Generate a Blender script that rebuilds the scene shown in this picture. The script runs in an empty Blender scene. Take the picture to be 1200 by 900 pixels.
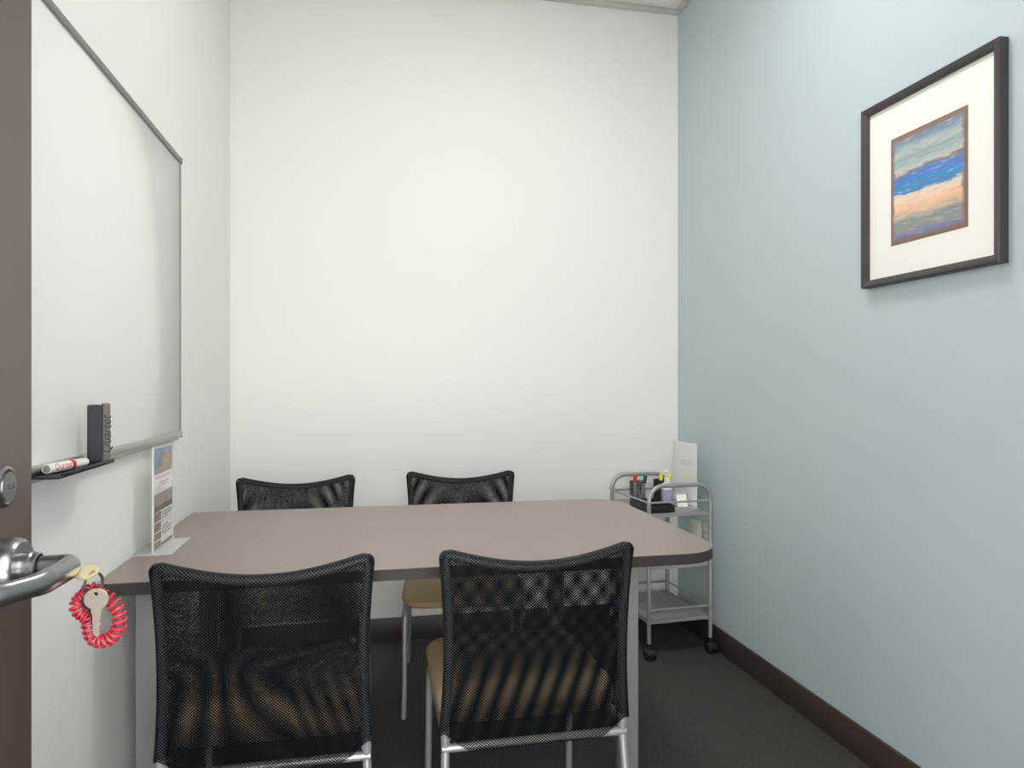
import bpy, bmesh, math, random
from mathutils import Vector, Matrix
random.seed(4)
S = bpy.context.scene
C = S.collection
PI = math.pi

# ------------------------------------------------------------------ camera, world, lights, exposure
F = 830.0                     # focal length in pixels of the 1200 px wide frame
YAW = math.radians(11.6)
CAM_Z = 1.18
cam_d = bpy.data.cameras.new('camera'); cam = bpy.data.objects.new('camera', cam_d); C.objects.link(cam)
cam_d.sensor_width = 36; cam_d.lens = F / 1200 * 36; cam_d.clip_start = .02
cam.location = (0, 0, CAM_Z); cam.rotation_euler = (PI/2, 0, -YAW)
S.camera = cam
S.view_settings.view_transform = 'Standard'; S.view_settings.look = 'None'
S.view_settings.gamma = 1; S.view_settings.use_curve_mapping = False
S.view_settings.exposure = -0.16
S.cycles.transparent_max_bounces = 24
S.cycles.max_bounces = 10
S.cycles.diffuse_bounces = 6
w = bpy.data.worlds.new('hall_light'); S.world = w; w.use_nodes = True
w.node_tree.nodes['Background'].inputs[0].default_value = (1, .993, .975, 1)
w.node_tree.nodes['Background'].inputs[1].default_value = 10.2
def area(name, loc, sx, sy, power, col=(1, .97, .93)):
    l = bpy.data.lights.new(name, 'AREA'); l.shape = 'RECTANGLE'; l.size = sx; l.size_y = sy; l.energy = power; l.color = col
    o = bpy.data.objects.new(name, l); C.objects.link(o); o.location = loc
    return o
LAMP = (.68, 1.80)
area('troffer_light', (LAMP[0], LAMP[1], 3.01), .36, .36, 16.5)

# ------------------------------------------------------------------ pixel -> world helper (true distance D along the optical axis)
FW = Vector((math.sin(YAW), math.cos(YAW), 0)); RT = Vector((math.cos(YAW), -math.sin(YAW), 0))
def P(px, py, D):
    return FW*D + RT*((px-600)/F*D) + Vector((0, 0, CAM_Z - (py-450)/F*D))

# ------------------------------------------------------------------ materials
def srgb(r, g, b):
    f = lambda c: (c/255)/12.92 if c/255 <= .04045 else ((c/255+.055)/1.055)**2.4
    return (f(r), f(g), f(b), 1)
def mat(name, col, rough=.5, metal=0, noise=0, nscale=40, bump=0, bscale=200, **kw):
    m = bpy.data.materials.new(name); m.use_nodes = True
    nt = m.node_tree; b = nt.nodes['Principled BSDF']
    b.inputs['Base Color'].default_value = col; b.inputs['Roughness'].default_value = rough; b.inputs['Metallic'].default_value = metal
    for k, v in kw.items(): b.inputs[k.replace('_', ' ')].default_value = v
    tc = nt.nodes.new('ShaderNodeTexCoord')
    if noise:
        n = nt.nodes.new('ShaderNodeTexNoise'); n.inputs['Scale'].default_value = nscale; n.inputs['Detail'].default_value = 4
        nt.links.new(tc.outputs['Object'], n.inputs['Vector'])
        r = nt.nodes.new('ShaderNodeMapRange'); r.inputs[1].default_value = .3; r.inputs[2].default_value = .7
        r.inputs[3].default_value = 1-noise; r.inputs[4].default_value = 1+noise
        nt.links.new(n.outputs[0], r.inputs[0])
        h = nt.nodes.new('ShaderNodeVectorMath'); h.operation = 'SCALE'; h.inputs[0].default_value = col[:3]
        nt.links.new(r.outputs[0], h.inputs['Scale']); nt.links.new(h.outputs[0], b.inputs['Base Color'])
    if bump:
        n = nt.nodes.new('ShaderNodeTexNoise'); n.inputs['Scale'].default_value = bscale; n.inputs['Detail'].default_value = 3
        nt.links.new(tc.outputs['Object'], n.inputs['Vector'])
        bp = nt.nodes.new('ShaderNodeBump'); bp.inputs['Strength'].default_value = bump; bp.inputs['Distance'].default_value = .002
        nt.links.new(n.outputs[0], bp.inputs['Height']); nt.links.new(bp.outputs[0], b.inputs['Normal'])
    return m
M = {}
M['white_paint'] = mat('white_paint', srgb(243, 242, 239), .55, bump=.12, bscale=260)
M['blue_paint'] = mat('blue_paint', srgb(188, 202, 208), .5, noise=.015, nscale=3, bump=.12, bscale=260)
M['ceiling'] = mat('ceiling_tile', srgb(242, 241, 237), .9, noise=.05, nscale=160, bump=.4, bscale=150)
M['carpet'] = mat('carpet', srgb(66, 61, 57), .95, noise=.55, nscale=170, bump=.9, bscale=330)
M['base'] = mat('baseboard_vinyl', srgb(66, 56, 53), .45)
M['door_wood'] = mat('door_wood', srgb(92, 76, 72), .38, noise=.06, nscale=9)
M['chrome'] = mat('satin_chrome', srgb(158, 158, 158), .30, 1)
M['alu'] = mat('aluminium', srgb(190, 188, 184), .4, .85)
M['board_frame'] = mat('board_frame_aluminium', srgb(150, 148, 145), .6, .6)
M['board'] = mat('whiteboard_enamel', srgb(247, 247, 244), .16)
M['table'] = mat('table_laminate', srgb(144, 130, 123), .33, noise=.015, nscale=30)
M['table_edge'] = mat('table_edge_band', srgb(48, 41, 38), .6)
M['silver'] = mat('silver_paint', srgb(176, 177, 175), .38, .55)
M['leg_grey'] = mat('table_leg_paint', srgb(134, 134, 132), .45, .2)
M['frame_grey'] = mat('dark_frame_paint', srgb(104, 106, 107), .5, .3)
M['seat'] = mat('tan_fabric', srgb(192, 167, 131), .95, noise=.10, nscale=500, bump=.4, bscale=700)
M['black'] = mat('black_plastic', srgb(30, 30, 33), .45)
M['dark'] = mat('dark_grey_plastic', srgb(62, 62, 66), .6)
M['felt'] = mat('eraser_felt', srgb(66, 66, 70), .9, noise=.1, nscale=400)
M['erase_strip'] = mat('eraser_strip', srgb(112, 108, 106), .6)
M['white'] = mat('white_plastic', srgb(238, 238, 234), .4)
M['paper'] = mat('white_paper', srgb(250, 249, 247), .8)
M['red'] = mat('red_ink', srgb(214, 38, 48), .45)
M['red_cap'] = mat('red_cap', srgb(196, 62, 48), .45)
M['green_cap'] = mat('green_cap', srgb(26, 96, 80), .45)
M['yellow'] = mat('yellow_plastic', srgb(242, 226, 30), .4)
M['coil'] = mat('red_coil_plastic', srgb(166, 44, 60), .4)
M['brass'] = mat('pale_brass', srgb(232, 220, 180), .35, .7)
M['nickel'] = mat('nickel', srgb(214, 208, 192), .35, .8)
M['wire'] = mat('key_wire', srgb(120, 112, 104), .3, 1)
M['frame'] = mat('picture_frame', srgb(68, 64, 66), .5, noise=.1, nscale=60)
M['mat_board'] = mat('mat_board', srgb(246, 244, 238), .85)
M['art_edge'] = mat('art_edge', srgb(140, 108, 94), .7)
M['ink'] = mat('dark_ink', srgb(70, 72, 80), .8)
M['pink_ink'] = mat('faint_red_ink', srgb(226, 196, 192), .8)
M['grey_ink'] = mat('grey_ink', srgb(150, 148, 150), .8)
M['plate'] = mat('outlet_plastic', srgb(226, 224, 216), .45)
M['slot'] = mat('outlet_slot', srgb(60, 58, 56), .6)
M['shelf'] = mat('grey_sheet_steel', srgb(172, 172, 170), .4, .4)
M['label_blue'] = mat('bottle_label', srgb(168, 172, 204), .5, noise=.3, nscale=120)
M['engrave'] = mat('engraved_mark', srgb(96, 95, 93), .5, .5)

def clear(name, tint=(1, 1, 1), gloss=.06, rough=.05, haze=0.0):
    m = bpy.data.materials.new(name); m.use_nodes = True; nt = m.node_tree; nt.nodes.clear()
    out = nt.nodes.new('ShaderNodeOutputMaterial'); t = nt.nodes.new('ShaderNodeBsdfTransparent'); t.inputs[0].default_value = (*tint, 1)
    g = nt.nodes.new('ShaderNodeBsdfGlossy'); g.inputs['Roughness'].default_value = rough
    fr = nt.nodes.new('ShaderNodeFresnel'); fr.inputs['IOR'].default_value = 1.22
    ge = nt.nodes.new('ShaderNodeNewGeometry'); mk = nt.nodes.new('ShaderNodeMath'); mk.operation = 'MULTIPLY_ADD'
    nt.links.new(ge.outputs['Backfacing'], mk.inputs[0]); mk.inputs[1].default_value = -1; mk.inputs[2].default_value = 1   # reflect once, off the outer face
    ml = nt.nodes.new('ShaderNodeMath'); ml.operation = 'MULTIPLY'; nt.links.new(fr.outputs[0], ml.inputs[0]); nt.links.new(mk.outputs[0], ml.inputs[1])
    mx = nt.nodes.new('ShaderNodeMixShader'); nt.links.new(ml.outputs[0], mx.inputs[0])
    base = t
    if haze:
        d = nt.nodes.new('ShaderNodeBsdfDiffuse'); d.inputs[0].default_value = (.9, .9, .9, 1)
        m2 = nt.nodes.new('ShaderNodeMixShader'); m2.inputs[0].default_value = haze
        nt.links.new(t.outputs[0], m2.inputs[1]); nt.links.new(d.outputs[0], m2.inputs[2]); base = m2
    nt.links.new(base.outputs[0], mx.inputs[1]); nt.links.new(g.outputs[0], mx.inputs[2]); nt.links.new(mx.outputs[0], out.inputs[0])
    return m
M['acrylic'] = clear('clear_acrylic', (.98, .985, .985), haze=.02)
M['acrylic_edge'] = clear('acrylic_edge', (.95, .96, .96), haze=.55)
M['pane'] = clear('picture_glass', (1, 1, 1), rough=.02)
M['cloudy'] = clear('cloudy_plastic', (.9, .9, .9), haze=.4, rough=.2)

def mesh_cloth(name, hole, col, spec=.12):
    """black knitted mesh: staggered round holes, pattern laid out in the cloth's own UV (1 unit = one cell)"""
    m = bpy.data.materials.new(name); m.use_nodes = True; nt = m.node_tree
    N, L = nt.nodes.new, nt.links.new
    b = nt.nodes['Principled BSDF']; b.inputs['Base Color'].default_value = col; b.inputs['Roughness'].default_value = .6; b.inputs['Specular IOR Level'].default_value = spec
    out = nt.nodes['Material Output']
    uv = N('ShaderNodeTexCoord')
    def dist(off):
        a = N('ShaderNodeVectorMath'); a.operation = 'ADD'; a.inputs[1].default_value = (off, off, 0); L(uv.outputs['UV'], a.inputs[0])
        f = N('ShaderNodeVectorMath'); f.operation = 'FRACTION'; L(a.outputs[0], f.inputs[0])
        s = N('ShaderNodeVectorMath'); s.operation = 'SUBTRACT'; s.inputs[1].default_value = (.5, .5, 0); L(f.outputs[0], s.inputs[0])
        z = N('ShaderNodeVectorMath'); z.operation = 'MULTIPLY'; z.inputs[1].default_value = (1, 1, 0); L(s.outputs[0], z.inputs[0])
        l = N('ShaderNodeVectorMath'); l.operation = 'LENGTH'; L(z.outputs[0], l.inputs[0])
        return l
    d1, d2 = dist(0), dist(.5)
    mn = N('ShaderNodeMath'); mn.operation = 'MINIMUM'; L(d1.outputs['Value'], mn.inputs[0]); L(d2.outputs['Value'], mn.inputs[1])
    lt = N('ShaderNodeMath'); lt.operation = 'LESS_THAN'; L(mn.outputs[0], lt.inputs[0]); lt.inputs[1].default_value = hole
    t = N('ShaderNodeBsdfTransparent'); mx = N('ShaderNodeMixShader')
    L(lt.outputs[0], mx.inputs[0]); L(b.outputs[0], mx.inputs[1]); L(t.outputs[0], mx.inputs[2]); L(mx.outputs[0], out.inputs['Surface'])
    return m
M['mesh'] = mesh_cloth('black_mesh_cloth', .243, srgb(6, 13, 18))
M['hem'] = mat('black_hem', srgb(14, 19, 23), .7)

def wire_mesh_mat():
    m = mesh_cloth('pencil_cup_wire', .27, srgb(40, 40, 42)); return m
M['cup_mesh'] = wire_mesh_mat()

def art_mat():
    m = bpy.data.materials.new('abstract_painting'); m.use_nodes = True; nt = m.node_tree; N, L = nt.nodes.new, nt.links.new
    b = nt.nodes['Principled BSDF']; b.inputs['Roughness'].default_value = .7
    tc = N('ShaderNodeTexCoord')
    mp = N('ShaderNodeMapping'); mp.inputs['Scale'].default_value = (1.5, 6.5, 1); L(tc.outputs['UV'], mp.inputs['Vector'])
    n = N('ShaderNodeTexNoise'); n.inputs['Scale'].default_value = 1.9; n.inputs['Detail'].default_value = 9; n.inputs['Roughness'].default_value = .68; L(mp.outputs[0], n.inputs['Vector'])
    sp = N('ShaderNodeSeparateXYZ'); L(tc.outputs['UV'], sp.inputs[0])
    ma = N('ShaderNodeMath'); ma.operation = 'MULTIPLY_ADD'; L(n.outputs[0], ma.inputs[0]); ma.inputs[1].default_value = .20; L(sp.outputs['Y'], ma.inputs[2])
    sb = N('ShaderNodeMath'); sb.operation = 'SUBTRACT'; L(ma.outputs[0], sb.inputs[0]); sb.inputs[1].default_value = .10
    cr = N('ShaderNodeValToRGB'); L(sb.outputs[0], cr.inputs[0])
    stops = [(0, (130, 120, 124)), (.05, (122, 130, 176)), (.10, (150, 148, 144)), (.18, (140, 152, 150)), (.24, (214, 184, 156)), (.30, (240, 196, 160)), (.40, (240, 214, 190)),
             (.435, (222, 214, 204)), (.45, (74, 134, 186)), (.52, (62, 144, 206)), (.58, (76, 128, 204)), (.62, (106, 132, 190)), (.645, (140, 128, 118)), (.67, (196, 196, 190)), (.72, (168, 186, 184)),
             (.78, (150, 170, 172)), (.83, (184, 192, 188)), (.88, (156, 174, 180)), (.93, (122, 148, 176)), (1, (140, 120, 106))]
    e = cr.color_ramp.elements
    e[0].position, e[0].color = stops[0][0], srgb(*stops[0][1]); e[1].position, e[1].color = 1, srgb(*stops[-1][1])
    for p, c in stops[1:-1]:
        q = e.new(p); q.color = srgb(*c)
    # worn brown border of the painting itself
    n2 = N('ShaderNodeTexNoise'); n2.inputs['Scale'].default_value = 9; n2.inputs['Detail'].default_value = 5; L(tc.outputs['UV'], n2.inputs['Vector'])
    ds = N('ShaderNodeVectorMath'); ds.operation = 'SUBTRACT'; ds.inputs[1].default_value = (.5, .5, 0); L(tc.outputs['UV'], ds.inputs[0])
    ab = N('ShaderNodeVectorMath'); ab.operation = 'ABSOLUTE'; L(ds.outputs[0], ab.inputs[0])
    s2 = N('ShaderNodeSeparateXYZ'); L(ab.outputs[0], s2.inputs[0])
    mxm = N('ShaderNodeMath'); mxm.operation = 'MAXIMUM'; L(s2.outputs[0], mxm.inputs[0]); L(s2.outputs[1], mxm.inputs[1])
    ad = N('ShaderNodeMath'); ad.operation = 'MULTIPLY_ADD'; L(n2.outputs[0], ad.inputs[0]); ad.inputs[1].default_value = .09; L(mxm.outputs[0], ad.inputs[2])
    mr = N('ShaderNodeMapRange'); mr.inputs[1].default_value = .492; mr.inputs[2].default_value = .532; L(ad.outputs[0], mr.inputs[0])
    mx = N('ShaderNodeMix'); mx.data_type = 'RGBA'; L(mr.outputs[0], mx.inputs[0])
    # pale dry-brush strokes and blue washes over the bands
    m3 = N('ShaderNodeMapping'); m3.inputs['Scale'].default_value = (2.5, 15, 1); m3.inputs['Rotation'].default_value = (0, 0, .06); L(tc.outputs['UV'], m3.inputs['Vector'])
    n3 = N('ShaderNodeTexNoise'); n3.inputs['Scale'].default_value = 2.2; n3.inputs['Detail'].default_value = 8; L(m3.outputs[0], n3.inputs['Vector'])
    r3 = N('ShaderNodeMapRange'); r3.inputs[1].default_value = .55; r3.inputs[2].default_value = .75; r3.inputs[4].default_value = .55; L(n3.outputs[0], r3.inputs[0])
    x3 = N('ShaderNodeMix'); x3.data_type = 'RGBA'; L(r3.outputs[0], x3.inputs[0]); L(cr.outputs[0], x3.inputs[6]); x3.inputs[7].default_value = srgb(222, 214, 200)
    r4 = N('ShaderNodeMapRange'); r4.inputs[1].default_value = .46; r4.inputs[2].default_value = .30; r4.inputs[4].default_value = .40; L(n3.outputs[0], r4.inputs[0])
    x4 = N('ShaderNodeMix'); x4.data_type = 'RGBA'; L(r4.outputs[0], x4.inputs[0]); L(x3.outputs[2], x4.inputs[6]); x4.inputs[7].default_value = srgb(108, 134, 160)
    L(x4.outputs[2], mx.inputs[6]); mx.inputs[7].default_value = srgb(138, 116, 104)
    L(mx.outputs[2], b.inputs['Base Color'])
    return m
M['art'] = art_mat()

def photo_mat(name, cols, sc=(3, 5), rot=0):
    """a printed photograph of no readable content: soft blocks of the print's colours"""
    m = bpy.data.materials.new(name); m.use_nodes = True; nt = m.node_tree; N, L = nt.nodes.new, nt.links.new
    b = nt.nodes['Principled BSDF']; b.inputs['Roughness'].default_value = .5
    tc = N('ShaderNodeTexCoord'); mp = N('ShaderNodeMapping'); mp.inputs['Scale'].default_value = (sc[0]*6, sc[0]*6, sc[1]*6); L(tc.outputs['Object'], mp.inputs['Vector'])
    n = N('ShaderNodeTexNoise'); n.inputs['Scale'].default_value = 2; n.inputs['Detail'].default_value = 3; L(mp.outputs[0], n.inputs['Vector'])
    cr = N('ShaderNodeValToRGB'); cr.color_ramp.interpolation = 'B_SPLINE'; L(n.outputs[0], cr.inputs[0])
    e = cr.color_ramp.elements; k = len(cols)
    e[0].position, e[0].color = .3, srgb(*cols[0]); e[1].position, e[1].color = .7, srgb(*cols[-1])
    for i in range(1, k-1):
        q = e.new(.3+.4*i/(k-1)); q.color = srgb(*cols[i])
    L(cr.outputs[0], b.inputs['Base Color'])
    return m
M['photo_house'] = photo_mat('flyer_photo_house', [(176, 152, 118), (196, 178, 146), (140, 122, 100), (214, 202, 184)], (2, 3))
M['photo_sky'] = photo_mat('flyer_photo_sky', [(84, 120, 170), (110, 142, 182), (196, 202, 208)], (2, 3))
M['photo_room'] = photo_mat('flyer_photo_room', [(40, 34, 34), (124, 100, 90), (176, 156, 144), (56, 46, 42)], (4, 6))
M['photo_pale'] = photo_mat('flyer_photo_pale', [(178, 160, 150), (206, 196, 188), (150, 132, 122)], (4, 6))

# ------------------------------------------------------------------ mesh helpers
def obj(name, bm, m, parent=None, smooth=True, loc=None, angle=35, calc=True):
    if calc: bmesh.ops.recalc_face_normals(bm, faces=bm.faces[:])
    me = bpy.data.meshes.new(name); bm.to_mesh(me); bm.free()
    ms = m if isinstance(m, (list, tuple)) else [m]
    for q in ms: me.materials.append(q)
    if smooth:
        me.polygons.foreach_set('use_smooth', [True]*len(me.polygons)); me.set_sharp_from_angle(angle=math.radians(angle))
    o = bpy.data.objects.new(name, me); C.objects.link(o)
    if parent: o.parent = parent
    if loc is not None: o.location = loc
    return o
def tag(o, label, cat, group=None):
    o['label'] = label; o['category'] = cat
    if group: o['group'] = group
    return o
def thing(name, label, cat, loc=(0, 0, 0), rz=0, group=None):
    o = bpy.data.objects.new(name, None); C.objects.link(o); o.location = loc; o.rotation_euler = (0, 0, rz); o.empty_display_size = .05
    return tag(o, label, cat, group)
def struct(o): o['kind'] = 'structure'; return o
def box(bm, lo, hi, bev=0, seg=2, mi=0, mx=None):
    vs = [bm.verts.new((x, y, z)) for z in (lo[2], hi[2]) for y in (lo[1], hi[1]) for x in (lo[0], hi[0])]
    q = [(0, 2, 3, 1), (4, 5, 7, 6), (0, 1, 5, 4), (2, 6, 7, 3), (0, 4, 6, 2), (1, 3, 7, 5)]
    fs = [bm.faces.new([vs[i] for i in f]) for f in q]
    for f in fs: f.material_index = mi
    if bev:
        es = list({e for f in fs for e in f.edges})
        r = bmesh.ops.bevel(bm, geom=es, offset=bev, segments=seg, affect='EDGES', profile=.5)
        vs = list({v for f in r['faces'] for v in f.verts} | {v for v in vs if v.is_valid})
        for f in r['faces']: f.material_index = mi
    if mx is not None: bmesh.ops.transform(bm, matrix=mx, verts=[v for v in vs if v.is_valid])
    return vs
def bx(lo, hi, bev=0, seg=2):
    bm = bmesh.new(); box(bm, lo, hi, bev, seg); return bm
def fillet(pts, r, seg=6, closed=False):
    pts = [Vector(p) for p in pts]; out = []; n = len(pts)
    for i, p in enumerate(pts):
        if not closed and i in (0, n-1): out.append(p); continue
        a = (pts[i-1]-p); b = (pts[(i+1) % n]-p); la, lb = a.length, b.length; a.normalize(); b.normalize()
        ang = a.angle(b)
        if ang > PI-.02: out.append(p); continue
        rr = r[i] if isinstance(r, (list, tuple)) else r
        t = min(rr/math.tan(ang/2), la*.49, lb*.49); re = t*math.tan(ang/2)
        c = p + (a+b).normalized()*(re/math.sin(ang/2))
        s, e = p+a*t-c, p+b*t-c
        for k in range(seg+1):
            om = s.angle(e); v = (s*math.sin((1-k/seg)*om) + e*math.sin(k/seg*om))/math.sin(om); out.append(c + v)
    return out
def tube(bm, pts, r, n=12, closed=False, cap=True, mi=0, sect=None):
    """sweep a circle (or ellipse sect=(a along first normal, b)) along pts; r number or list"""
    pts = [Vector(p) for p in pts]; m = len(pts)
    T = []
    for i in range(m):
        if closed: d = pts[(i+1) % m]-pts[i-1]
        else: d = pts[min(i+1, m-1)]-pts[max(i-1, 0)]
        T.append(d.normalized())
    up = Vector((0, 0, 1)) if abs(T[0].z) < .9 else Vector((0, 1, 0))
    nrm = (up - T[0]*up.dot(T[0])).normalized()
    rings = []; N0 = []
    for i in range(m):
        if i:
            nrm = T[i-1].rotation_difference(T[i]) @ nrm; nrm = (nrm - T[i]*nrm.dot(T[i])).normalized()
        N0.append(nrm.copy())
    tw = 0
    if closed:
        e = T[-1].rotation_difference(T[0]) @ N0[-1]; tw = math.atan2(T[0].dot(e.cross(N0[0])), e.dot(N0[0]))
    for i in range(m):
        rr = r[i] if isinstance(r, (list, tuple)) else r
        a, b = (rr, rr) if sect is None else (sect[0]*rr, sect[1]*rr)
        nn = Matrix.Rotation(tw*i/m, 3, T[i]) @ N0[i]; bb = T[i].cross(nn)
        rings.append([bm.verts.new(pts[i] + nn*(a*math.cos(2*PI*k/n)) + bb*(b*math.sin(2*PI*k/n))) for k in range(n)])
    for i in range(m if closed else m-1):
        A, B = rings[i], rings[(i+1) % m]
        for k in range(n):
            bm.faces.new((A[k], A[(k+1) % n], B[(k+1) % n], B[k])).material_index = mi
    if cap and not closed:
        bm.faces.new(rings[0][::-1]).material_index = mi; bm.faces.new(rings[-1]).material_index = mi
    return bm
def tb(pts, r, n=12, **k):
    bm = bmesh.new(); tube(bm, pts, r, n, **k); return bm
def lathe(bm, prof, n=24, mx=None, mi=0):
    """prof: list of (radius, z) from bottom to top; end radius 0 closes to a point"""
    rings = []; allv = []
    for r, z in prof:
        if r < 1e-6: rings.append([bm.verts.new((0, 0, z))])
        else: rings.append([bm.verts.new((r*math.cos(2*PI*k/n), r*math.sin(2*PI*k/n), z)) for k in range(n)])
        allv += rings[-1]
    for i, (A, B) in enumerate(zip(rings, rings[1:])):
        f_mi = mi[i] if isinstance(mi, (list, tuple)) else mi
        for k in range(n):
            a, b = k, (k+1) % n
            if len(A) == 1 and len(B) == 1: continue
            if len(A) == 1: f = bm.faces.new((A[0], B[b], B[a]))
            elif len(B) == 1: f = bm.faces.new((A[a], A[b], B[0]))
            else: f = bm.faces.new((A[a], A[b], B[b], B[a]))
            f.material_index = f_mi
    if mx is not None: bmesh.ops.transform(bm, matrix=mx, verts=allv)
    return bm
def lt(prof, n=24, mx=None, mi=0):
    bm = bmesh.new(); lathe(bm, prof, n, mx, mi); return bm
def prism(bm, poly, z0, z1, mi=0, mi_side=None, bev=0, mx=None):
    A = [bm.verts.new((x, y, z0)) for x, y in poly]; B = [bm.verts.new((x, y, z1)) for x, y in poly]
    n = len(poly); fs = [bm.faces.new(A[::-1]), bm.faces.new(B)]
    for f in fs: f.material_index = mi
    for k in range(n):
        bm.faces.new((A[k], A[(k+1) % n], B[(k+1) % n], B[k])).material_index = mi if mi_side is None else mi_side
    if bev:
        bmesh.ops.bevel(bm, geom=list(fs[0].edges)+list(fs[1].edges), offset=bev, segments=2, affect='EDGES', profile=.5)
    if mx is not None: bmesh.ops.transform(bm, matrix=mx, verts=A+B)
    return bm
def rrect(x0, y0, x1, y1, r, seg=8):
    """rounded rectangle outline; r = radius or 4 radii for (x0y0, x1y0, x1y1, x0y1)"""
    r = r if isinstance(r, (list, tuple)) else [r]*4; out = []
    for (cx, cy, a0, q) in ((x0+r[0], y0+r[0], PI, r[0]), (x1-r[1], y0+r[1], 1.5*PI, r[1]), (x1-r[2], y1-r[2], 0, r[2]), (x0+r[3], y1-r[3], .5*PI, r[3])):
        if q < 1e-5: out.append((cx, cy)); continue
        for k in range(seg+1):
            a = a0 + .5*PI*k/seg; out.append((cx+q*math.cos(a), cy+q*math.sin(a)))
    return out
def text_bm(txt, size, depth=.0004, shear=0):
    cu = bpy.data.curves.new('lettering', 'FONT'); cu.body = txt; cu.size = size; cu.extrude = depth; cu.align_x = 'CENTER'; cu.align_y = 'CENTER'; cu.shear = shear
    o = bpy.data.objects.new('lettering', cu); C.objects.link(o)
    me = bpy.data.meshes.new_from_object(o.evaluated_get(bpy.context.evaluated_depsgraph_get()))
    bm = bmesh.new(); bm.from_mesh(me); bpy.data.objects.remove(o); bpy.data.curves.remove(cu); bpy.data.meshes.remove(me)
    return bm
def frame_mx(origin, xd, yd):
    x = Vector(xd).normalized(); y = Vector(yd).normalized(); z = x.cross(y)
    return Matrix((( x.x, y.x, z.x, origin[0]), (x.y, y.y, z.y, origin[1]), (x.z, y.z, z.z, origin[2]), (0, 0, 0, 1)))

# ------------------------------------------------------------------ room shell
XL, XR, YB, YF, H = -.59, 1.53, 3.315, -.02, 3.05
T = .12
struct(obj('floor', bx((XL-T, YF-1.6, -.1), (XR+T, YB+T, 0)), M['carpet'], smooth=False))
struct(obj('wall_back', bx((XL-T, YB, 0), (XR+T, YB+T, H)), M['white_paint'], smooth=False))
struct(obj('wall_left', bx((XL-T, YF-T, 0), (XL, YB, H)), M['white_paint'], smooth=False))
struct(obj('wall_right', bx((XR, YF-T, 0), (XR+T, YB, H)), M['blue_paint'], smooth=False))
bm = bmesh.new()                                # front wall around the doorway the photographer stands in
box(bm, (XL, YF-T, 0), (-.44, YF, H)); box(bm, (.54, YF-T, 0), (XR, YF, H)); box(bm, (-.44, YF-T, 2.14), (.54, YF, H))
struct(obj('wall_front', bm, M['white_paint'], smooth=False))
bm = bmesh.new()
for x0, x1 in ((-.44, -.405), (.505, .54)): box(bm, (x0, YF-T-.01, 0), (x1, YF+.01, 2.14), .004)
box(bm, (-.44, YF-T-.01, 2.105), (.54, YF+.01, 2.14), .004)
struct(obj('trim_1', bm, M['door_wood']))
struct(obj('ceiling', bx((XL-T, YF-T, H), (XR+T, YB+T, H+.1)), M['ceiling'], smooth=False))
bm = bmesh.new()                                # painted wall angle and tee grid of the hung ceiling
for lo, hi in (((XL, YB-.022, H-.022), (XR, YB, H-.002)), ((XL, YF, H-.022), (XL+.022, YB-.022, H-.002)), ((XR-.022, YF, H-.022), (XR, YB-.022, H-.002)), ((XL+.022, YF, H-.022), (XR-.022, YF+.022, H-.002))):
    box(bm, lo, hi, .002)
struct(obj('trim_2', bm, mat('grid_paint', srgb(206, 205, 200), .5)))
bm = bmesh.new()
for x in (LAMP[0]-.305, LAMP[0]+.305): box(bm, (x-.012, YF+.022, H-.008), (x+.012, YB-.022, H+.01))
for y in (LAMP[1]-.915, LAMP[1]-.305, LAMP[1]+.305, LAMP[1]+.915): box(bm, (XL+.022, y-.012, H-.0075), (XR-.022, y+.012, H+.01))
struct(obj('trim_3', bm, mat('tee_paint', srgb(226, 225, 221), .5), smooth=False))
def baseboard(name, lo, hi): struct(obj(name, bx(lo, hi, .003), M['base']))
baseboard('baseboard_back', (XL+.012, YB-.012, 0), (XR-.012, YB, .102))
baseboard('baseboard_right', (XR-.012, YF, 0), (XR, YB, .102))
baseboard('baseboard_left', (XL, YF, 0), (XL+.012, YB, .102))

# ceiling lamp that lights the room
t = thing('ceiling_light', 'square flush ceiling light in white metal frame above the table', 'ceiling light', (LAMP[0], LAMP[1], H))
bm = bmesh.new()
for lo, hi in (((-.3, -.3, -.035), (.3, -.28, -.001)), ((-.3, .28, -.035), (.3, .3, -.001)), ((-.3, -.28, -.035), (-.28, .28, -.001)), ((.28, -.28, -.035), (.3, .28, -.001))): box(bm, lo, hi, .003)
obj('frame', bm, M['white'], t)
md = bpy.data.materials.new('lamp_diffuser'); md.use_nodes = True
md.node_tree.nodes['Principled BSDF'].inputs['Emission Color'].default_value = (1, .97, .93, 1); md.node_tree.nodes['Principled BSDF'].inputs['Emission Strength'].default_value = 4
obj('diffuser', bx((-.28, -.28, -.03), (.28, .28, -.022), .003), md, t)

# ------------------------------------------------------------------ door standing open beside the left wall
DX = -.38                                        # face of the leaf turned to the room
d = struct(obj('door_1', bx((DX-.045, .005, .01), (DX, .917, 2.10), .002), M['door_wood']))
HY, HZ = .845, .985
hd = obj('door_handle', lt([(0, 0), (.0305, 0), (.0315, .003), (.0315, .012), (.030, .018), (.027, .021), (.017, .022), (0, .022)], 40, frame_mx((DX, HY, HZ), (0, 1, 0), (0, 0, 1))), M['chrome'], d)
obj('collar', lt([(.013, .021), (.0165, .022), (.0165, .030), (.0150, .032), (.0150, .036), (.013, .037)], 32, frame_mx((DX, HY, HZ), (0, 1, 0), (0, 0, 1))), M['chrome'], hd)
pts = fillet([(DX+.02, HY, HZ), (DX+.072, HY, HZ), (DX+.069, HY-.075, HZ), (DX+.050, HY-.108, HZ), (DX+.014, HY-.138, HZ)], [0, .016, .05, .03, 0], 10)
rr = []
for i, p in enumerate(pts):
    k = i/(len(pts)-1); rr.append(.0105 + .0015*math.sin(PI*min(1, k*1.6)))
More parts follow.
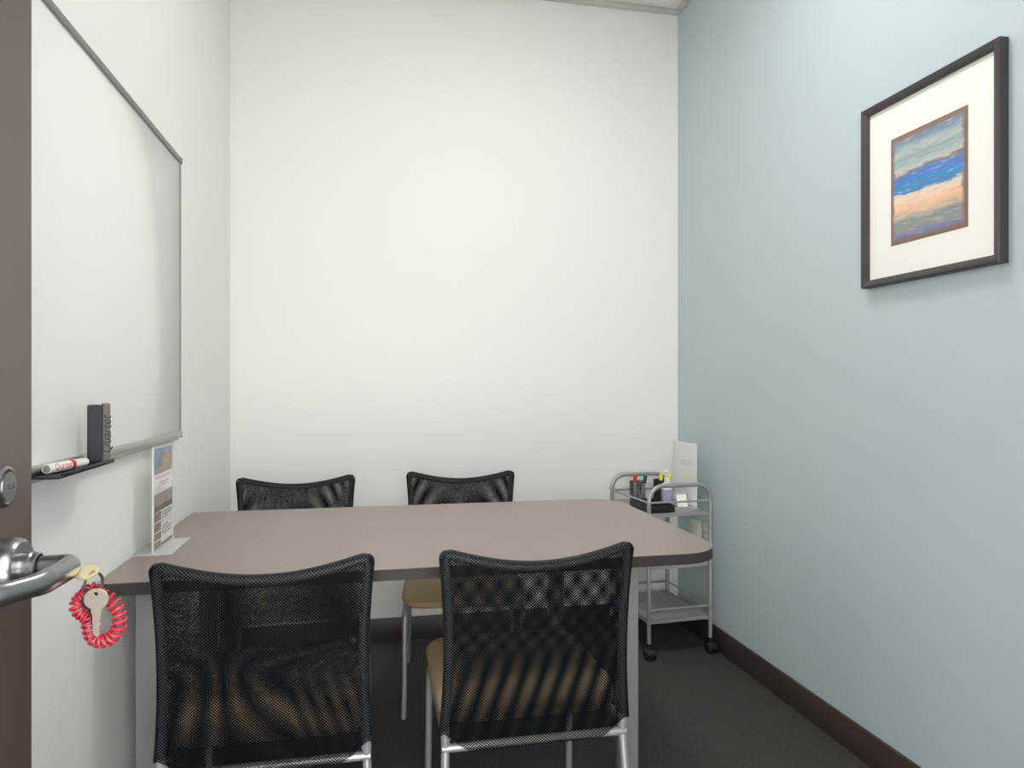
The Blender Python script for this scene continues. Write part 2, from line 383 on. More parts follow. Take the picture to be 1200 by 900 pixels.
obj('lever', tb(pts, rr, 20, sect=(1.05, .80)), M['chrome'], hd)
lk = obj('lock_rosette', lt([(0, 0), (.0215, 0), (.0225, .002), (.0215, .005), (.0185, .0065), (.0165, .005), (.0160, .0045), (.0155, .008), (0, .0085)], 40, frame_mx((DX, .846, 1.071), (0, 1, 0), (0, 0, 1))), M['chrome'], d)
bm = text_bm('IUA', .009, .0002); bmesh.ops.transform(bm, matrix=frame_mx((DX+.0086, .848, 1.071), (0, 1, 0), (0, 0, 1)), verts=bm.verts)
obj('lettering', bm, M['engrave'], lk, smooth=False)
for z in (.25, 1.05, 1.85): obj('hinge', lt([(0, z-.05), (.007, z-.05), (.007, z+.05), (0, z+.05)], 12, Matrix.Translation((DX+.003, -.002, 0))), M['chrome'], d)

# keys and wrist coil hanging from the lever
KD = .765
def key_bm(bow_r, length, thick=.0022):
    """flat key in its own xz plane: bow at the origin, blade towards -z"""
    out = []
    for k in range(25):
        a = -PI/2 + .42 + (2*PI-.84)*k/24; out.append((bow_r*1.05*math.cos(a), bow_r*.92*math.sin(a)))
    w2 = .0042; L_ = length
    blade_l = [(-w2*1.3, -bow_r*1.15), (-w2, -bow_r*1.35), (-w2, -L_+.004), (-.001, -L_)]
    teeth = [(.001, -L_), (.0030, -L_+.003)]
    z = -L_+.005
    while z < -bow_r*1.7:
        teeth += [(.0018, z), (.0040, z+.0025)]; z += .005
    teeth += [(w2, -bow_r*1.4), (w2*1.3, -bow_r*1.15)]
    poly = out + blade_l + teeth
    bm = bmesh.new()
    A = [bm.verts.new((x, -thick/2, z)) for x, z in poly]; B = [bm.verts.new((x, thick/2, z)) for x, z in poly]
    hz = bow_r*.45; h = [(.0028*math.cos(2*PI*k/12), hz+.0022*math.sin(2*PI*k/12)) for k in range(12)]
    HA = [bm.verts.new((x, -thick/2, z)) for x, z in h]; HB = [bm.verts.new((x, thick/2, z)) for x, z in h]
    n = len(poly)
    for k in range(n): bm.faces.new((A[k], A[(k+1) % n], B[(k+1) % n], B[k]))
    for k in range(12): bm.faces.new((HA[k], HA[(k+1) % 12], HB[(k+1) % 12], HB[k]))
    for ring, hole in ((A, HA), (B, HB)):
        es = [bm.edges.get((ring[k], ring[(k+1) % n])) for k in range(n)] + [bm.edges.get((hole[k], hole[(k+1) % 12])) for k in range(12)]
        bmesh.ops.triangle_fill(bm, edges=es, use_beauty=True)
    return bm
# key in the lever's cylinder: blade into the lever, bow tilted a little to the camera
bm = key_bm(.0115, .020); lk_p = P(103, 671, KD)
bmesh.ops.transform(bm, matrix=frame_mx(lk_p, (0, .92, .39), (0, -.39, .92)), verts=bm.verts)
tag(obj('key', bm, M['brass'], smooth=False), 'pale brass key pushed into the end of the door lever', 'key')
ring_c = P(109, 685, KD)
rp = [ring_c + RT*(.0040*math.sin(a)) + FW*(.010*math.sin(a)) + Vector((0, 0, .0125*math.cos(a))) for a in [2*PI*k/32 for k in range(32)]]
bm = bmesh.new(); tube(bm, rp, .0009, 8, closed=True); tube(bm, [p + FW*.0017 + RT*.0005 for p in rp], .0009, 8, closed=True)
tag(obj('key_ring', bm, M['wire']), 'thin wire split ring hanging from the brass key in the lever', 'key ring')
bm = key_bm(.0122, .040); bmesh.ops.transform(bm, matrix=frame_mx(P(113, 702, KD-.012), RT + Vector((0, 0, .03)), FW*.97 + RT*.1), verts=bm.verts)
tag(obj('key', bm, M['nickel'], smooth=False), 'nickel key hanging flat in front of the red wrist coil', 'key')
bm = key_bm(.0112, .040); bmesh.ops.transform(bm, matrix=frame_mx(P(109, 703, KD-.004), RT*.55 + FW*.8 + Vector((0, 0, .12)), FW*.55 - RT*.8), verts=bm.verts)
tag(obj('key', bm, M['wire'], smooth=False), 'darker key seen edge on behind the hanging nickel key', 'key')
ctrl = [(106, 690, 4), (117, 697, 6), (130, 703, 4), (138.5, 716, 2), (140, 731, 0), (133, 745, 0), (121, 751, 0), (110, 748, 1), (105, 737, 4), (104, 725, 8), (97, 720, 8), (90, 712, 8), (93, 703, 9), (100, 697, 7)]
cp = [P(x, y, KD+.004+z*.001) for x, y, z in ctrl]
def closed_spline(c, per=24):
    out = []; n = len(c)
    for i in range(n):
        a, b, e, g = c[i-1], c[i], c[(i+1) % n], c[(i+2) % n]
        for k in range(per):
            s = k/per; out.append(.5*((2*b)+(e-a)*s+(2*a-5*b+4*e-g)*s*s+(3*b-a-3*e+g)*s**3))
    return out
cen = closed_spline(cp, 60); m_ = len(cen); turns = 31
hel = []
for i, p in enumerate(cen):
    tdir = (cen[(i+1) % m_]-cen[i-1]).normalized(); n1 = (FW - tdir*FW.dot(tdir)).normalized(); n2 = tdir.cross(n1)
    a = 2*PI*turns*i/m_; R_ = .0064
    hel.append(p + n1*(R_*math.cos(a)) + n2*(R_*math.sin(a)))
tag(obj('wrist_coil', tb(hel, .00165, 7, closed=True), M['coil']), 'red spiral plastic wrist coil hanging from the door key', 'key coil')

# ------------------------------------------------------------------ whiteboard on the left wall
wb = thing('whiteboard', 'large white dry erase board in slim aluminium frame on the left wall', 'whiteboard', (XL, 1.85, 1.0))
Y0, Y1, Z0, Z1 = 1.16-1.85, 2.378-1.85, .030, .886
obj('panel', bx((.002, Y0+.004, Z0), (.018, Y1-.004, Z1-.004), .001), M['board'], wb)
bm = bmesh.new()
box(bm, (.001, Y0, Z1-.016), (.024, Y1, Z1), .002); box(bm, (.001, Y0, Z0), (.024, Y0+.008, Z1-.016), .0015); box(bm, (.001, Y1-.007, Z0), (.022, Y1, Z1-.016), .0015)
obj('frame', bm, M['board_frame'], wb)
bm = bmesh.new()
box(bm, (.001, Y0, .016), (.026, Y1-.003, .036), .003); box(bm, (.001, Y0, .006), (.020, Y1-.02, .017), .002)
obj('bottom_rail', bm, M['alu'], wb)
for z in (.0135, Z1-.0185): obj('end_cap', bx((.001, Y1-.0005, z), (.025, Y1+.002, z+.019), .001), M['dark'], wb)

# black pen ledge clipped on the board, marker and eraser
lz = 1.016
bm = bmesh.new(); LX0, LX1, LY0, LY1 = XL+.027, XL+.072, 1.350, 1.622
box(bm, (LX0, LY0, lz), (LX1, LY1, lz+.004), .001); box(bm, (LX1-.003, LY0+.012, lz), (LX1, LY1, lz+.009), .001); box(bm, (LX0, LY0, lz+.003), (LX0+.003, LY1, lz+.011), .001)
tag(obj('pen_ledge', bm, M['black']), 'narrow black pen ledge clipped to the lower edge of the whiteboard', 'pen ledge')
a, b_ = Vector((-.5530, 1.387, lz+.0138)), Vector((-.5325, 1.508, lz+.0138))
q = (b_-a).normalized(); L_ = (b_-a).length
mxk = Matrix.Translation(a) @ q.to_track_quat('Z', 'Y').to_matrix().to_4x4()
t = thing('dry_erase_marker', 'white dry erase marker with red band lying on the black pen ledge', 'marker', a)
def ploc(bm, base): bmesh.ops.translate(bm, verts=bm.verts, vec=-Vector(base)); return bm
obj('barrel', ploc(lt([(0, .001), (.0068, .001), (.0072, 0), (.0086, .001), (.0090, .003), (.0090, .066), (.0088, .068)], 28, mxk), a), M['white'], t)
obj('band', ploc(lt([(.0088, .066), (.00925, .0665), (.00925, .0775), (.0088, .078)], 28, mxk), a), M['red'], t)
obj('cap', ploc(lt([(.0088, .078), (.0086, .079), (.0080, L_-.006), (.0074, L_-.001), (.006, L_), (0, L_)], 28, mxk), a), M['white'], t)
obj('end_disc', ploc(lt([(0, -.0006), (.0058, -.0006), (.0062, .001)], 24, mxk), a), M['grey_ink'], t)
bm = text_bm('Quartet', .0155, .00015, .25)
# wrap the lettering around the barrel
side = (q.cross(Vector((0, 0, 1)))).normalized()        # points away from the board
for v in bm.verts:
    th = v.co.y/.0092 + .25; rad = .0092 + max(0, v.co.z)*.6
    out_dir = side*math.cos(th) + Vector((0, 0, 1))*math.sin(th)
    v.co = q*(v.co.x+.036) + out_dir*rad
obj('lettering', bm, M['red'], t, smooth=False)

er = thing('board_eraser', 'dark grey whiteboard eraser standing on end on the pen ledge', 'eraser', (-.5375, 1.592, lz+.0045), math.radians(25))
EH = .120
obj('felt_pad', bx((-.0200, -.010, 0), (.006, .010, EH-.003), .004, 3), M['felt'], er)
obj('grip', bx((.0055, -.0105, 0), (.0200, .0105, EH), .0035, 3), M['erase_strip'], er)
bm = text_bm('Quartet', .025, .0004, .3); bmesh.ops.transform(bm, matrix=frame_mx((.0128, -.0107, EH*.46), (0, 0, 1), (-1, 0, 0)), verts=bm.verts)
for v in bm.verts: v.co.z = (v.co.z-EH*.46)*.95+EH*.46
obj('lettering', bm, M['felt'], er, smooth=False)

# ------------------------------------------------------------------ table
TX0, TX1, TY0, TY1, TZ = XL+.003, .942, 1.72, 2.615, .737
tbl = thing('conference_table', 'brown laminate table with rounded right end pushed against the left wall', 'table', ((TX0+TX1)/2, (TY0+TY1)/2, 0))
cx, cy = (TX0+TX1)/2, (TY0+TY1)/2
out = rrect(TX0-cx, TY0-cy, TX1-cx, TY1-cy, [.006, .125, .125, .006], 12)
bm = bmesh.new(); prism(bm, out, TZ-.0285, TZ-.0015, 0)
obj('edge_band', bm, M['table_edge'], tbl, angle=25)
inn = rrect(TX0-cx+.0008, TY0-cy+.0008, TX1-cx-.0008, TY1-cy-.0008, [.006, .1242, .1242, .006], 12)
obj('tabletop', prism(bmesh.new(), inn, TZ-.0045, TZ), M['table'], tbl, angle=25)
for lx, ly in ((-.500, 1.805), (.685, 1.805), (-.530, 2.575), (.690, 2.555)):
    if True:
        bm = bmesh.new(); box(bm, (lx-.025-cx, ly-.025-cy, .018), (lx+.025-cx, ly+.025-cy, TZ-.029), .004)
        box(bm, (lx-.05-cx, ly-.05-cy, TZ-.034), (lx+.05-cx, ly+.05-cy, TZ-.0285))
        lathe(bm, [(0, 0), (.016, 0), (.016, .010), (.008, .012), (.008, .02)], 16, Matrix.Translation((lx-cx, ly-cy, 0)))
        obj('leg', bm, M['leg_grey'], tbl)

# ------------------------------------------------------------------ chairs (front of the chair is +y)
def lerp(a, b, k): return a+(b-a)*k
def sm(x): x = max(0, min(1, x)); return x*x*(3-2*x)
ZB, ZT = .343, .820
def half_w(z):
    k = (z-ZB)/(ZT-ZB)
    return .2325 - .0600*k + .0600*k*k
def z_top(s):
    RC = .034; W = half_w(.80); x = abs(s)*W
    z = ZT - .040*(1-abs(s)**2.0)**1.15
    if x > W-RC: z -= RC - math.sqrt(max(0, RC*RC-(x-(W-RC))**2))
    return z
def z_bot(s): return ZB + .044*sm((abs(s)-.66)/.30)
def y_back(s, z): return -.242 - .030*((z-ZB)/(ZT-ZB)) - .016*(1-s*s)*sm((z-ZB)/.2)
def back_cloth(stretch):
    RS = .0135
    ed = [0, .0006, .002, .0042, .0075, .0105, .0135]
    W = .24; ss = [-1+e/W for e in ed]; k = 26; s0 = -ss[-1]
    ss += [-s0 + 2*s0*i/k for i in range(1, k)]; ss += [1-e/W for e in reversed(ed)]
    bm = bmesh.new(); uvl = bm.loops.layers.uv.new('UVMap'); uvd = {}
    layers = []
    nz = 30
    for side in (1, -1):
        cols = []
        for i, s in enumerate(ss):
            zb, zt = z_bot(s), z_top(s); col = []
            ez = [e for e in ed]; inner = [lerp(zb+ed[-1], zt-ed[-1], j/nz) for j in range(1, nz)]
            zs = [zb+e for e in ez] + inner + [zt-e for e in reversed(ez)]
            for j, z in enumerate(zs):
                x = s*half_w(z)
                dd = min((1-abs(s))*W, zt-z, z-zb); dd = max(0, min(RS, dd))
                off = RS*math.sqrt(max(0, 1-(1-dd/RS)**2))
                border = i in (0, len(ss)-1) or j in (0, len(zs)-1)
                if side == -1 and border: v = layers[0][i][j]
                else: v = bm.verts.new((x, y_back(s, z)+side*off, z))
                u_, v_ = x/.0076, z/.0066
                if side == 1:
                    if stretch is not None: u_, v_ = stretch(x, z, u_, v_)
                uvd[(v, side)] = (u_, v_)
                col.append(v)
            cols.append(col)
        layers.append(cols)
        for i in range(len(cols)-1):
            for j in range(len(cols[0])-1):
                vs = [cols[i][j], cols[i+1][j], cols[i+1][j+1], cols[i][j+1]]
                if len(set(vs)) < 4: continue
                try: f = bm.faces.new(vs if side == -1 else vs[::-1])
                except ValueError: continue
                if i < 3 or i >= len(cols)-4 or j < 3 or j >= len(cols[0])-4: f.material_index = 1
                for l in f.loops: l[uvl].uv = uvd[(l.vert, side)]
    return bm
def seat_bm():
    x0, x1, y0, y1 = -.221, .221, -.222, .245
    prof = [(.030, 0), (.010, .004), (.002, .014), (0, .028), (.002, .042), (.010, .053), (.024, .060), (.05, .0645), (.09, .067), (.15, .069)]
    bm = bmesh.new(); rings = []
    for ins, z in prof:
        r = max(.018, .075-ins*.55)
        o_ = rrect(x0+ins, y0+ins, x1-ins, y1-ins, r, 8)
        rings.append([bm.verts.new((x, y, .388+z*1.09-(.016*max(0, (y-.10)/.15)**2 if z > .03 else 0))) for x, y in o_])
    n = len(rings[0])
    for A, B in zip(rings, rings[1:]):
        for k in range(n): bm.faces.new((A[k], A[(k+1) % n], B[(k+1) % n], B[k]))
    bm.faces.new(rings[0][::-1]); bm.faces.new(rings[-1])
    return bm
RT_ = .0098
def back_frame_bm():
    """silver hoop inside the mesh sleeve: up one side, across the dipped top rail and down the other"""
    bd = []
    zs = [lerp(.40, z_top(1)-.004, i/14) for i in range(15)]
    for z in zs: bd.append((-half_w(z), z))
    for s in [-1+2*i/60 for i in range(61)]: bd.append((s*half_w(z_top(s)), z_top(s)))
    for z in reversed(zs): bd.append((half_w(z), z))
    # drop near duplicates, inset, smooth
    pts = [bd[0]]
    for p in bd[1:]:
        if math.hypot(p[0]-pts[-1][0], p[1]-pts[-1][1]) > .004: pts.append(p)
    ins = []
    for i, p in enumerate(pts):
        a, b = pts[max(0, i-1)], pts[min(len(pts)-1, i+1)]; dx, dz = b[0]-a[0], b[1]-a[1]; l = math.hypot(dx, dz)
        ins.append((p[0]+dz/l*.0138, p[1]-dx/l*.0138))
    for _ in range(3):
        ins = [ins[0]] + [((ins[i-1][0]+2*ins[i][0]+ins[i+1][0])/4, (ins[i-1][1]+2*ins[i][1]+ins[i+1][1])/4) for i in range(1, len(ins)-1)] + [ins[-1]]
    return tb([(x, y_back(max(-1, min(1, x/half_w(z))), z), z) for x, z in ins], RT_, 12)
seat_me = None
def make_chair(label, loc, rz, stretch, proto=None):
    t = thing('mesh_back_chair', label, 'chair', loc, rz, 'mesh back chairs around the table')
    obj('mesh_back', back_cloth(stretch), [M['mesh'], M['hem']], t, calc=False, angle=80)
    if proto:
        for ch in proto.children:
            if ch.name.startswith('mesh_back'): continue
            c = ch.copy(); C.objects.link(c); c.parent = t
        return t
    obj('seat', seat_bm(), M['seat'], t, angle=60)
    obj('back_frame', back_frame_bm(), M['frame_grey'], t)
    obj('stretcher', tb([(-.219, y_back(1, .354)-.001, .3545), (.219, y_back(1, .354)-.001, .3545)], .0098), M['silver'], t)
    for s in (-1, 1):
        xo = half_w(.40)-.0138
        obj('leg', tb(fillet([(s*xo, y_back(1, .402), .402), (s*(xo-.001), y_back(1, .35), .35), (s*(xo+.010), -.300, 0)], .08, 6), RT_, 12), M['silver'], t)
        obj('leg', tb(fillet([(s*.209, -.238, .372), (s*.209, .198, .377), (s*.212, .215, 0)], .045, 8), RT_, 12), M['silver'], t)
    for y in (-.12, .13): obj('seat_crossbar', tb([(-.209, y, .376), (.209, y, .376)], .008, 10), M['silver'], t)
    return t
def st_right(x, z, u, v):
    return (u*.983 + x/.046 - 6.5*(z-.4) + 14*max(0, z-.50)**2, v*.983 + 15*max(0, z-.53)*sm((z-.53)/.1) + .12)
def st_left(x, z, u, v):
    g = (x+.08)/.060 if x < -.08 else ((x+.08)/.115 if x < .05 else 1.13 + (x-.05)/.062)
    k = .85*sm((z-.55)/.08)
    du = g - 3*(z-.42) + 12*(z-.42)*sm((x+.14)/.14); dv = 13*max(0, x-.05)*(1-k) + .06
    return (u*.983 + du*(1-k) + k*1.5*x, v*.983 + dv*(1-k) + k*(.06 + 1.2*(z-.7)))
def st_far(x, z, u, v):
    return (u*1.009 + 52*x*abs(x) + 9*math.tanh(x*14)*(z-.8), v*1.009 + 9*x*x - 2*(z-.8))
c0 = make_chair('black mesh back chair in the foreground, on the aisle side and nearer the blue wall', (.386, 1.845, 0), 0, st_right)
make_chair('black mesh back chair in the foreground beside the door lever and keys', (-.211, 1.850, 0), 0, st_left, c0)
make_chair('mesh back chair across the table by the white wall, nearer the cart', (.362, 2.712, 0), PI-math.radians(6), st_far, c0)
make_chair('mesh back chair across the table by the white wall, nearer the whiteboard', (-.262, 2.675, 0), PI+math.radians(2.5), lambda x, z, u, v: st_far(-x+.05, z+.02, u, v), c0)

# ------------------------------------------------------------------ acrylic flyer stand on the table
fs = thing('sign_holder', 'clear acrylic upright sign holder on the table beside the left wall', 'sign holder', (-.5425, 2.08, TZ))
bm = bmesh.new(); hw = .094
for x in (-.0024, .0010): box(bm, (x, -hw, .002), (x+.0014, hw, .275), .0004, 1)
obj('sleeve', bm, M['acrylic'], fs, smooth=False)
bm = bmesh.new(); box(bm, (-.0026, -hw-.002, .002), (.0026, -hw, .275)); box(bm, (-.0026, hw, .002), (.0026, hw+.002, .275)); box(bm, (-.0026, -hw-.002, .275), (.0026, hw+.002, .277))
obj('sleeve_edge', bm, M['acrylic_edge'], fs, smooth=False)
bm = bmesh.new(); box(bm, (-.045, -hw-.012, .0003), (.048, hw, .0023), .0006, 1)
obj('foot', bm, M['acrylic_edge'], fs, smooth=False)
# the flyer: one printed sheet; y runs along the wall (left of the sheet is nearest the camera)
bm = bmesh.new(); box(bm, (-.0005, -.090, .006), (.0002, .090, .272))
def pr(y0, y1, z0, z1, mi, h=.0003): box(bm, (.0002, y0, z0), (.0002+h, y1, z1), mi=mi)
pr(-.088, .088, .204, .271, 1); pr(-.02, .088, .206, .250, 2, .0004); pr(.01, .05, .250, .262, 2, .0004); pr(-.088, -.02, .206, .222, 2, .0004)
for z, y0, y1, mi in ((.192, -.07, .075, 5), (.176, -.04, .05, 5), (.169, -.05, .035, 5)): pr(y0, y1, z, z+.0045, mi)
pr(-.088, .088, .118, .152, 4); pr(-.088, .088, .104, .119, 3)
for z0, z1, mi in ((.078, .102, 3), (.052, .075, 3), (.030, .049, 3), (.007, .027, 3)): pr(-.088, -.022, z0, z1, mi)
pr(-.02, .088, .007, .016, 3)
for z, y1 in ((.094, .078), (.087, .078), (.080, .045), (.071, 0), (.057, .05), (.050, .078), (.043, .078), (.036, .078)): pr(-.012, y1, z, z+.0022, 6)
tag(obj('flyer', bm, [M['paper'], M['photo_sky'], M['photo_house'], M['photo_room'], M['photo_pale'], M['pink_ink'], M['ink']], smooth=False, loc=(-.5425, 2.08, TZ)), 'printed flyer with photos and text standing inside the sign holder on the table', 'flyer')

# ------------------------------------------------------------------ framed picture on the blue wall
pc = thing('framed_picture', 'dark framed abstract landscape painting with wide white mat on the blue wall', 'picture', (XR, 1.690, 1.475))
PW, PH, FWD = .492, .549, .022
bm = bmesh.new()
o1 = [(-PW/2, 0), (PW/2, 0), (PW/2, PH), (-PW/2, PH)]
prof = [(0, .001), (0, .026), (.004, .030), (.011, .028), (.018, .024), (FWD, .021), (FWD, .008)]
rg = []
for ins, dep in prof:
    rg.append([bm.verts.new((-dep, (y-(1 if y > 0 else -1)*ins), (z+ins if z < PH/2 else z-ins))) for y, z in o1])
for A, B in zip(rg, rg[1:]):
    for k in range(4): bm.faces.new((A[k], A[(k+1) % 4], B[(k+1) % 4], B[k]))
obj('frame', bm, M['frame'], pc, angle=20)
obj('mat', bx((-.012, -PW/2+.015, .015), (-.006, PW/2-.015, PH-.015)), M['mat_board'], pc, smooth=False)
AY0, AY1, AZ0, AZ1 = -.1340, .1290, .116, .420
obj('painting_edge', bx((-.0135, AY0-.005, AZ0-.005), (-.0115, AY1+.005, AZ1+.005), .0006, 1), M['art_edge'], pc, smooth=False)
bm = bmesh.new(); uvl = bm.loops.layers.uv.new('UVMap')
vs = box(bm, (-.0145, AY0, AZ0), (-.0130, AY1, AZ1))
for f in bm.faces:
    for l in f.loops: l[uvl].uv = (1-(l.vert.co.y-AY0)/(AY1-AY0), (l.vert.co.z-AZ0)/(AZ1-AZ0))
obj('painting', bm, M['art'], pc, smooth=False)
obj('glass', bx((-.0185, -PW/2+.018, .018), (-.0165, PW/2-.018, PH-.018)), M['pane'], pc, smooth=False)

# ------------------------------------------------------------------ wall outlets behind the cart
def outlet(y, hw, rec, label):
    t = thing('wall_outlet', label, 'outlet', (XR, y, .482))
    obj('cover_plate', bx((-.006, -hw, -.0575), (-.0002, hw, .0575), .002), M['plate'], t)
    for dy in rec:
        r = obj('receptacle', bx((-.0085, dy-.0165, -.034), (-.0055, dy+.0165, .034), .002), M['white'], t)
        for dz in (-.018, .018):
            for q in (-.005, .005): obj('slot', bx((-.0089, dy+q-.001, dz-.004), (-.0083, dy+q+.001, dz+.004)), M['slot'], r, smooth=False)
outlet(3.118, .058, (-.023, .023), 'double white outlet plate on the blue wall nearest the back corner, behind the cart')
outlet(2.999, .035, (0,), 'single white outlet plate on the blue wall partly hidden by the cart post')

# ------------------------------------------------------------------ three shelf trolley in the corner
ct = thing('rolling_cart', 'silver tube trolley with three trays and black casters in the back corner', 'cart', (1.322, 3.068, 0), math.radians(3.8))
CW, CD, CR = .148, .198, .0094                     # half width, half depth, tube radius
for sy in (-1, 1):
    obj('hoop', tb(fillet([(-CW, sy*CD, .062), (-CW, sy*CD, .740), (CW, sy*CD, .740), (CW, sy*CD, .062)], .068, 10), CR, 14), M['silver'], ct)
for name, zt, zr in (('tray', .617, .668), ('tray', .392, .430), ('tray', .158, .206)):
    bm = bmesh.new(); a, b = CW-.004, CD-.004; th = .0015
    box(bm, (-a, -b, zt), (a, b, zt+th))
    for lo, hi in (((-a, -b, zt-.013), (a, -b+th, zt+.004)), ((-a, b-th, zt-.016), (a, b, zt+.004)), ((-a, -b, zt-.016), (-a+th, b, zt+.004)), ((a-th, -b, zt-.016), (a, b, zt+.004))): box(bm, lo, hi)
    obj('tray', bm, M['shelf'], ct, smooth=False)
    r = .0048
    for sx in (-1, 1): obj('guard_rail', tb([(sx*CW, -CD, zr), (sx*CW, CD, zr)], r, 10), M['silver'], ct)
    for sy in (-1, 1): obj('guard_rail', tb([(-CW, sy*CD, zr), (CW, sy*CD, zr)], r, 10), M['silver'], ct)
    for sx in (-1, 1):
        for sy in (-1, 1):
            for z in (zr, zt-.006):
                obj('bolt', lt([(.0035, 0), (.0035, .002), (.002, .0035), (0, .0037)], 10, frame_mx((sx*CW, sy*(CD+CR-.001), z), (1, 0, 0), (0, 0, -sy))), M['chrome'], ct)
for sx in (-1, 1):
    for sy in (-1, 1):
        bm = bmesh.new()
        for dx in (-.0125, .0125):
            lathe(bm, [(0, -.011), (.018, -.011), (.022, -.007), (.022, .007), (.018, .011), (0, .011)], 22, Matrix.Translation((sx*CW+dx, sy*CD-.010, .022)) @ Matrix.Rotation(PI/2, 4, 'Y'))
        lathe(bm, [(.007, .03), (.009, .046), (.0105, .056), (.0115, .060), (.0115, .066), (0, .066)], 14, Matrix.Translation((sx*CW, sy*CD, 0)))
        pts = [(sx*CW, sy*CD-.010+.0245*math.cos(a), .022+.0245*math.sin(a)) for a in [math.radians(q) for q in range(10, 175, 15)]]
        tube(bm, pts, .004, 8, sect=(.6, 5.0))
        obj('caster', bm, M['black'], ct)

# things on the cart; (x, y) local to the cart
def cl(x, y, z=.6187): return ct.matrix_basis @ Vector((x, y, z))
ct_m = Matrix.Translation(ct.location) @ Matrix.Rotation(math.radians(3.8), 4, 'Z')
def cl(x, y, z=.6187): return ct_m @ Vector((x, y, z))
CRZ = math.radians(3.8)
t = thing('desk_tray', 'shallow black open desk tray on the front left of the cart top', 'tray', cl(-.074, -.078), CRZ)
bm = bmesh.new(); a, b, h_ = .060, .100, .032
box(bm, (-a, -b, 0), (a, b, .003))
for lo, hi in (((-a, -b, .002), (a, -b+.003, h_)), ((-a, b-.003, .002), (a, b, h_)), ((-a, -b+.003, .002), (-a+.003, b-.003, h_)), ((a-.003, -b+.003, .002), (a, b-.003, h_))): box(bm, lo, hi, .001)
obj('shell', bm, M['black'], t)
for x in (-.02, .02): obj('divider', bx((x-.001, -b+.003, .003), (x+.001, b-.003, h_-.008)), M['black'], t, smooth=False)

def cup(name, label, x, y, r, h, m):
    t = thing(name, label, 'pen cup', cl(x, y))
    bm = bmesh.new(); uvl = bm.loops.layers.uv.new('UVMap'); n = 36; A = []; B = []
    for k in range(n):
        c, s = math.cos(2*PI*k/n), math.sin(2*PI*k/n); A.append(bm.verts.new((r*c, r*s, .002))); B.append(bm.verts.new((r*c, r*s, h)))
    for k in range(n):
        f = bm.faces.new((A[k], A[(k+1) % n], B[(k+1) % n], B[k]))
        for l, (uu, vv) in zip(f.loops, ((k, 0), (k+1, 0), (k+1, h), (k, h))): l[uvl].uv = (uu/n*2*PI*r/.0035, vv/.0035)
    obj('mesh_wall', bm, m, t)
    ring = lambda z: [(r*math.cos(2*PI*k/36), r*math.sin(2*PI*k/36), z) for k in range(36)]
    obj('rim', tb(ring(h), .0018, 8, closed=True), M['black'], t)
    obj('base', lt([(0, .0002), (r+.001, .0002), (r+.0018, .002), (r+.001, .0038), (0, .0038)], 36), M['black'], t)
    return t
CA, CB = (-.072, .074), (.048, .066)
cup('pen_cup', 'wire mesh pen cup holding red and green capped markers on the cart', *CA, .036, .104, M['cup_mesh'])
cup('pen_cup', 'solid black pen cup behind the white pump bottle on the cart', *CB, .038, .108, M['black'])
def stick(name, label, cat, base, top, r, cols, fracs, group=None):
    """a pen: body, then sections up to the tip; cols/fracs from the bottom"""
    a, b = Vector(base), Vector(top); q = b-a; L_ = q.length
    t = thing(name, label, cat, a, 0, group); mx = q.to_track_quat('Z', 'Y').to_matrix().to_4x4()
    z = 0
    for i, (m, f) in enumerate(zip(cols, fracs)):
        z1 = f*L_; last = i == len(cols)-1
        pr_ = [(0, z), (r*(.92 if i == 0 else 1), z), (r, z+.002), (r*(1 if not last else .97), z1-.002), (r*(.8 if last else 1), z1), (0, z1)]
        obj(('barrel', 'cap', 'tip')[i] if not last or i == 0 else 'cap', lt(pr_, 16, mx), m, t); z = z1
    return t
zb = .6225
stick('marker', 'red capped marker standing in the wire mesh pen cup', 'marker', cl(CA[0]-.018, CA[1]-.012, zb), cl(CA[0]-.022, CA[1]-.020, .757), .0090, [M['white'], M['red_cap']], [.74, 1])
stick('marker', 'green capped marker leaning in the wire mesh pen cup', 'marker', cl(CA[0]+.016, CA[1]-.008, zb), cl(CA[0]+.034, CA[1]-.014, .752), .0090, [M['white'], M['green_cap']], [.72, 1])
stick('pencil', 'slim white pencil leaning inside the wire mesh pen cup', 'pencil', cl(CA[0]+.004, CA[1]-.026, zb), cl(CA[0]-.010, CA[1]-.024, .712), .0035, [M['white'], M['red_cap']], [.9, 1])
stick('marker', 'black capped marker at the back of the wire mesh pen cup', 'marker', cl(CA[0]-.004, CA[1]+.016, zb), cl(CA[0]+.004, CA[1]+.026, .728), .007, [M['dark'], M['black']], [.7, 1])
stick('highlighter', 'yellow highlighter in the black pen cup beside the wire mesh cup', 'highlighter', cl(CB[0]-.010, CB[1]-.012, zb), cl(CB[0]-.014, CB[1]-.022, .758), .0085, [M['black'], M['yellow']], [.74, 1])
stick('highlighter', 'yellow highlighter in the black pen cup beside the acrylic card holder', 'highlighter', cl(CB[0]+.016, CB[1]-.008, zb), cl(CB[0]+.034, CB[1]-.020, .760), .0085, [M['black'], M['yellow']], [.72, 1])
t = thing('pump_bottle', 'small white hand sanitizer pump bottle with bluish label on the cart', 'bottle', cl(.034, -.014))
obj('body', lt([(0, 0), (.023, 0), (.025, .003), (.025, .088), (.022, .100), (.011, .108), (.010, .114)], 28), M['white'], t)
obj('label', lt([(.0253, .012), (.0256, .013), (.0256, .076), (.0253, .077)], 28), M['label_blue'], t)
bm = bmesh.new(); lathe(bm, [(.013, .110), (.013, .128), (.010, .130), (.0045, .131), (.0045, .150), (.010, .151), (.011, .162), (.008, .165), (0, .165)], 20)
tube(bm, fillet([(0, 0, .158), (-.024, -.014, .158), (-.028, -.016, .150)], .006, 4), .0045, 10)
obj('pump', bm, M['white'], t)
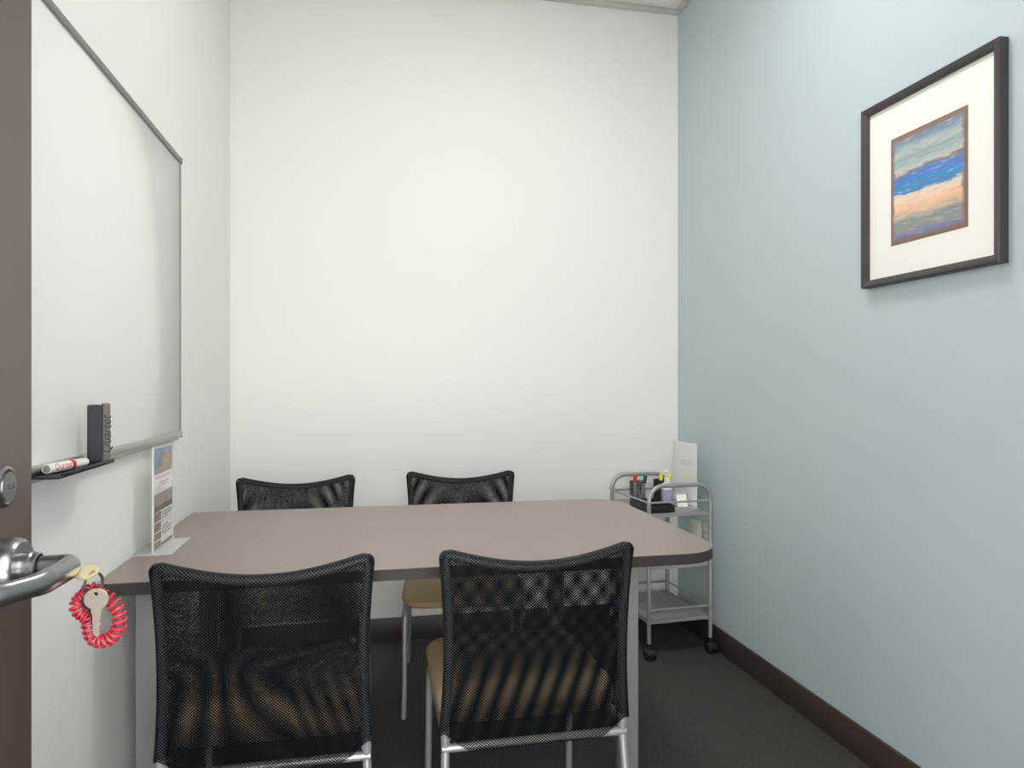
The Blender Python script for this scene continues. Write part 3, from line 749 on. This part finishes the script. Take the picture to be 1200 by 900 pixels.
# white sheet in an upright holder along the blue wall, and a low slanted clear holder in front of it
t = thing('sign_holder', 'upright clear holder with blank white sheet on the cart by the blue wall', 'sign holder', cl(.127, -.018), CRZ+math.radians(-1))
bm = bmesh.new(); box(bm, (-.002, -.108, .003), (-.0008, .108, .288), .0003, 1); box(bm, (.0012, -.108, .003), (.0024, .108, .288), .0003, 1)
obj('sleeve', bm, M['acrylic'], t, smooth=False)
obj('foot', bx((-.012, -.108, .0003), (.010, .108, .0028), .0008, 1), M['acrylic_edge'], t)
bm = bmesh.new(); box(bm, (-.0004, -.106, .006), (.0006, .106, .291))
for z, y0, y1 in ((.205, -.07, .06), (.196, -.08, .05), (.187, -.05, .06)): box(bm, (-.0006, y0, z), (-.0004, y1, z+.003), mi=1)
tag(obj('paper_sheet', bm, [M['paper'], mat('pale_print', srgb(214, 212, 210), .8)], smooth=False, loc=cl(.127, -.018)), 'plain white sheet standing upright in the holder by the blue wall', 'paper').rotation_euler = (0, 0, CRZ+math.radians(-1))
t = thing('card_holder', 'low slanted clear plastic card holder beside the pump bottle on the cart', 'card holder', cl(.088, -.060), CRZ)
bm = bmesh.new()
pf = [(-.05, 0), (.035, 0), (.035, .003), (-.012, .003), (.012, .066), (.009, .067), (-.016, .003), (-.05, .003)]
A = [bm.verts.new((-.034, y, z)) for y, z in pf]; B = [bm.verts.new((.022, y, z)) for y, z in pf]
bm.faces.new(A); bm.faces.new(B[::-1])
for k in range(8): bm.faces.new((A[k], A[(k+1) % 8], B[(k+1) % 8], B[k]))
obj('shell', bm, M['cloudy'], t, smooth=False)
bm = bmesh.new()
for k in range(3):
    y = -.019-.0015*k; box(bm, (-.030, -.0004, .004), (.018, .0004, .060), mx=Matrix.Translation((0, y+.004, 0)) @ Matrix.Rotation(math.radians(-20.5), 4, 'X'))
obj('card', bm, M['paper'], t, smooth=False)
bm = bmesh.new()
for k in range(6): box(bm, (-.07, -.10, .0004+k*.0009), (.07, .10, .0010+k*.0009), mx=Matrix.Rotation(random.uniform(-.03, .03), 4, 'Z'))
tag(obj('paper_stack', bm, M['paper'], smooth=False, loc=cl(.066, -.09, .394)), 'small stack of white paper on the middle tray of the cart', 'paper').rotation_euler = (0, 0, CRZ)
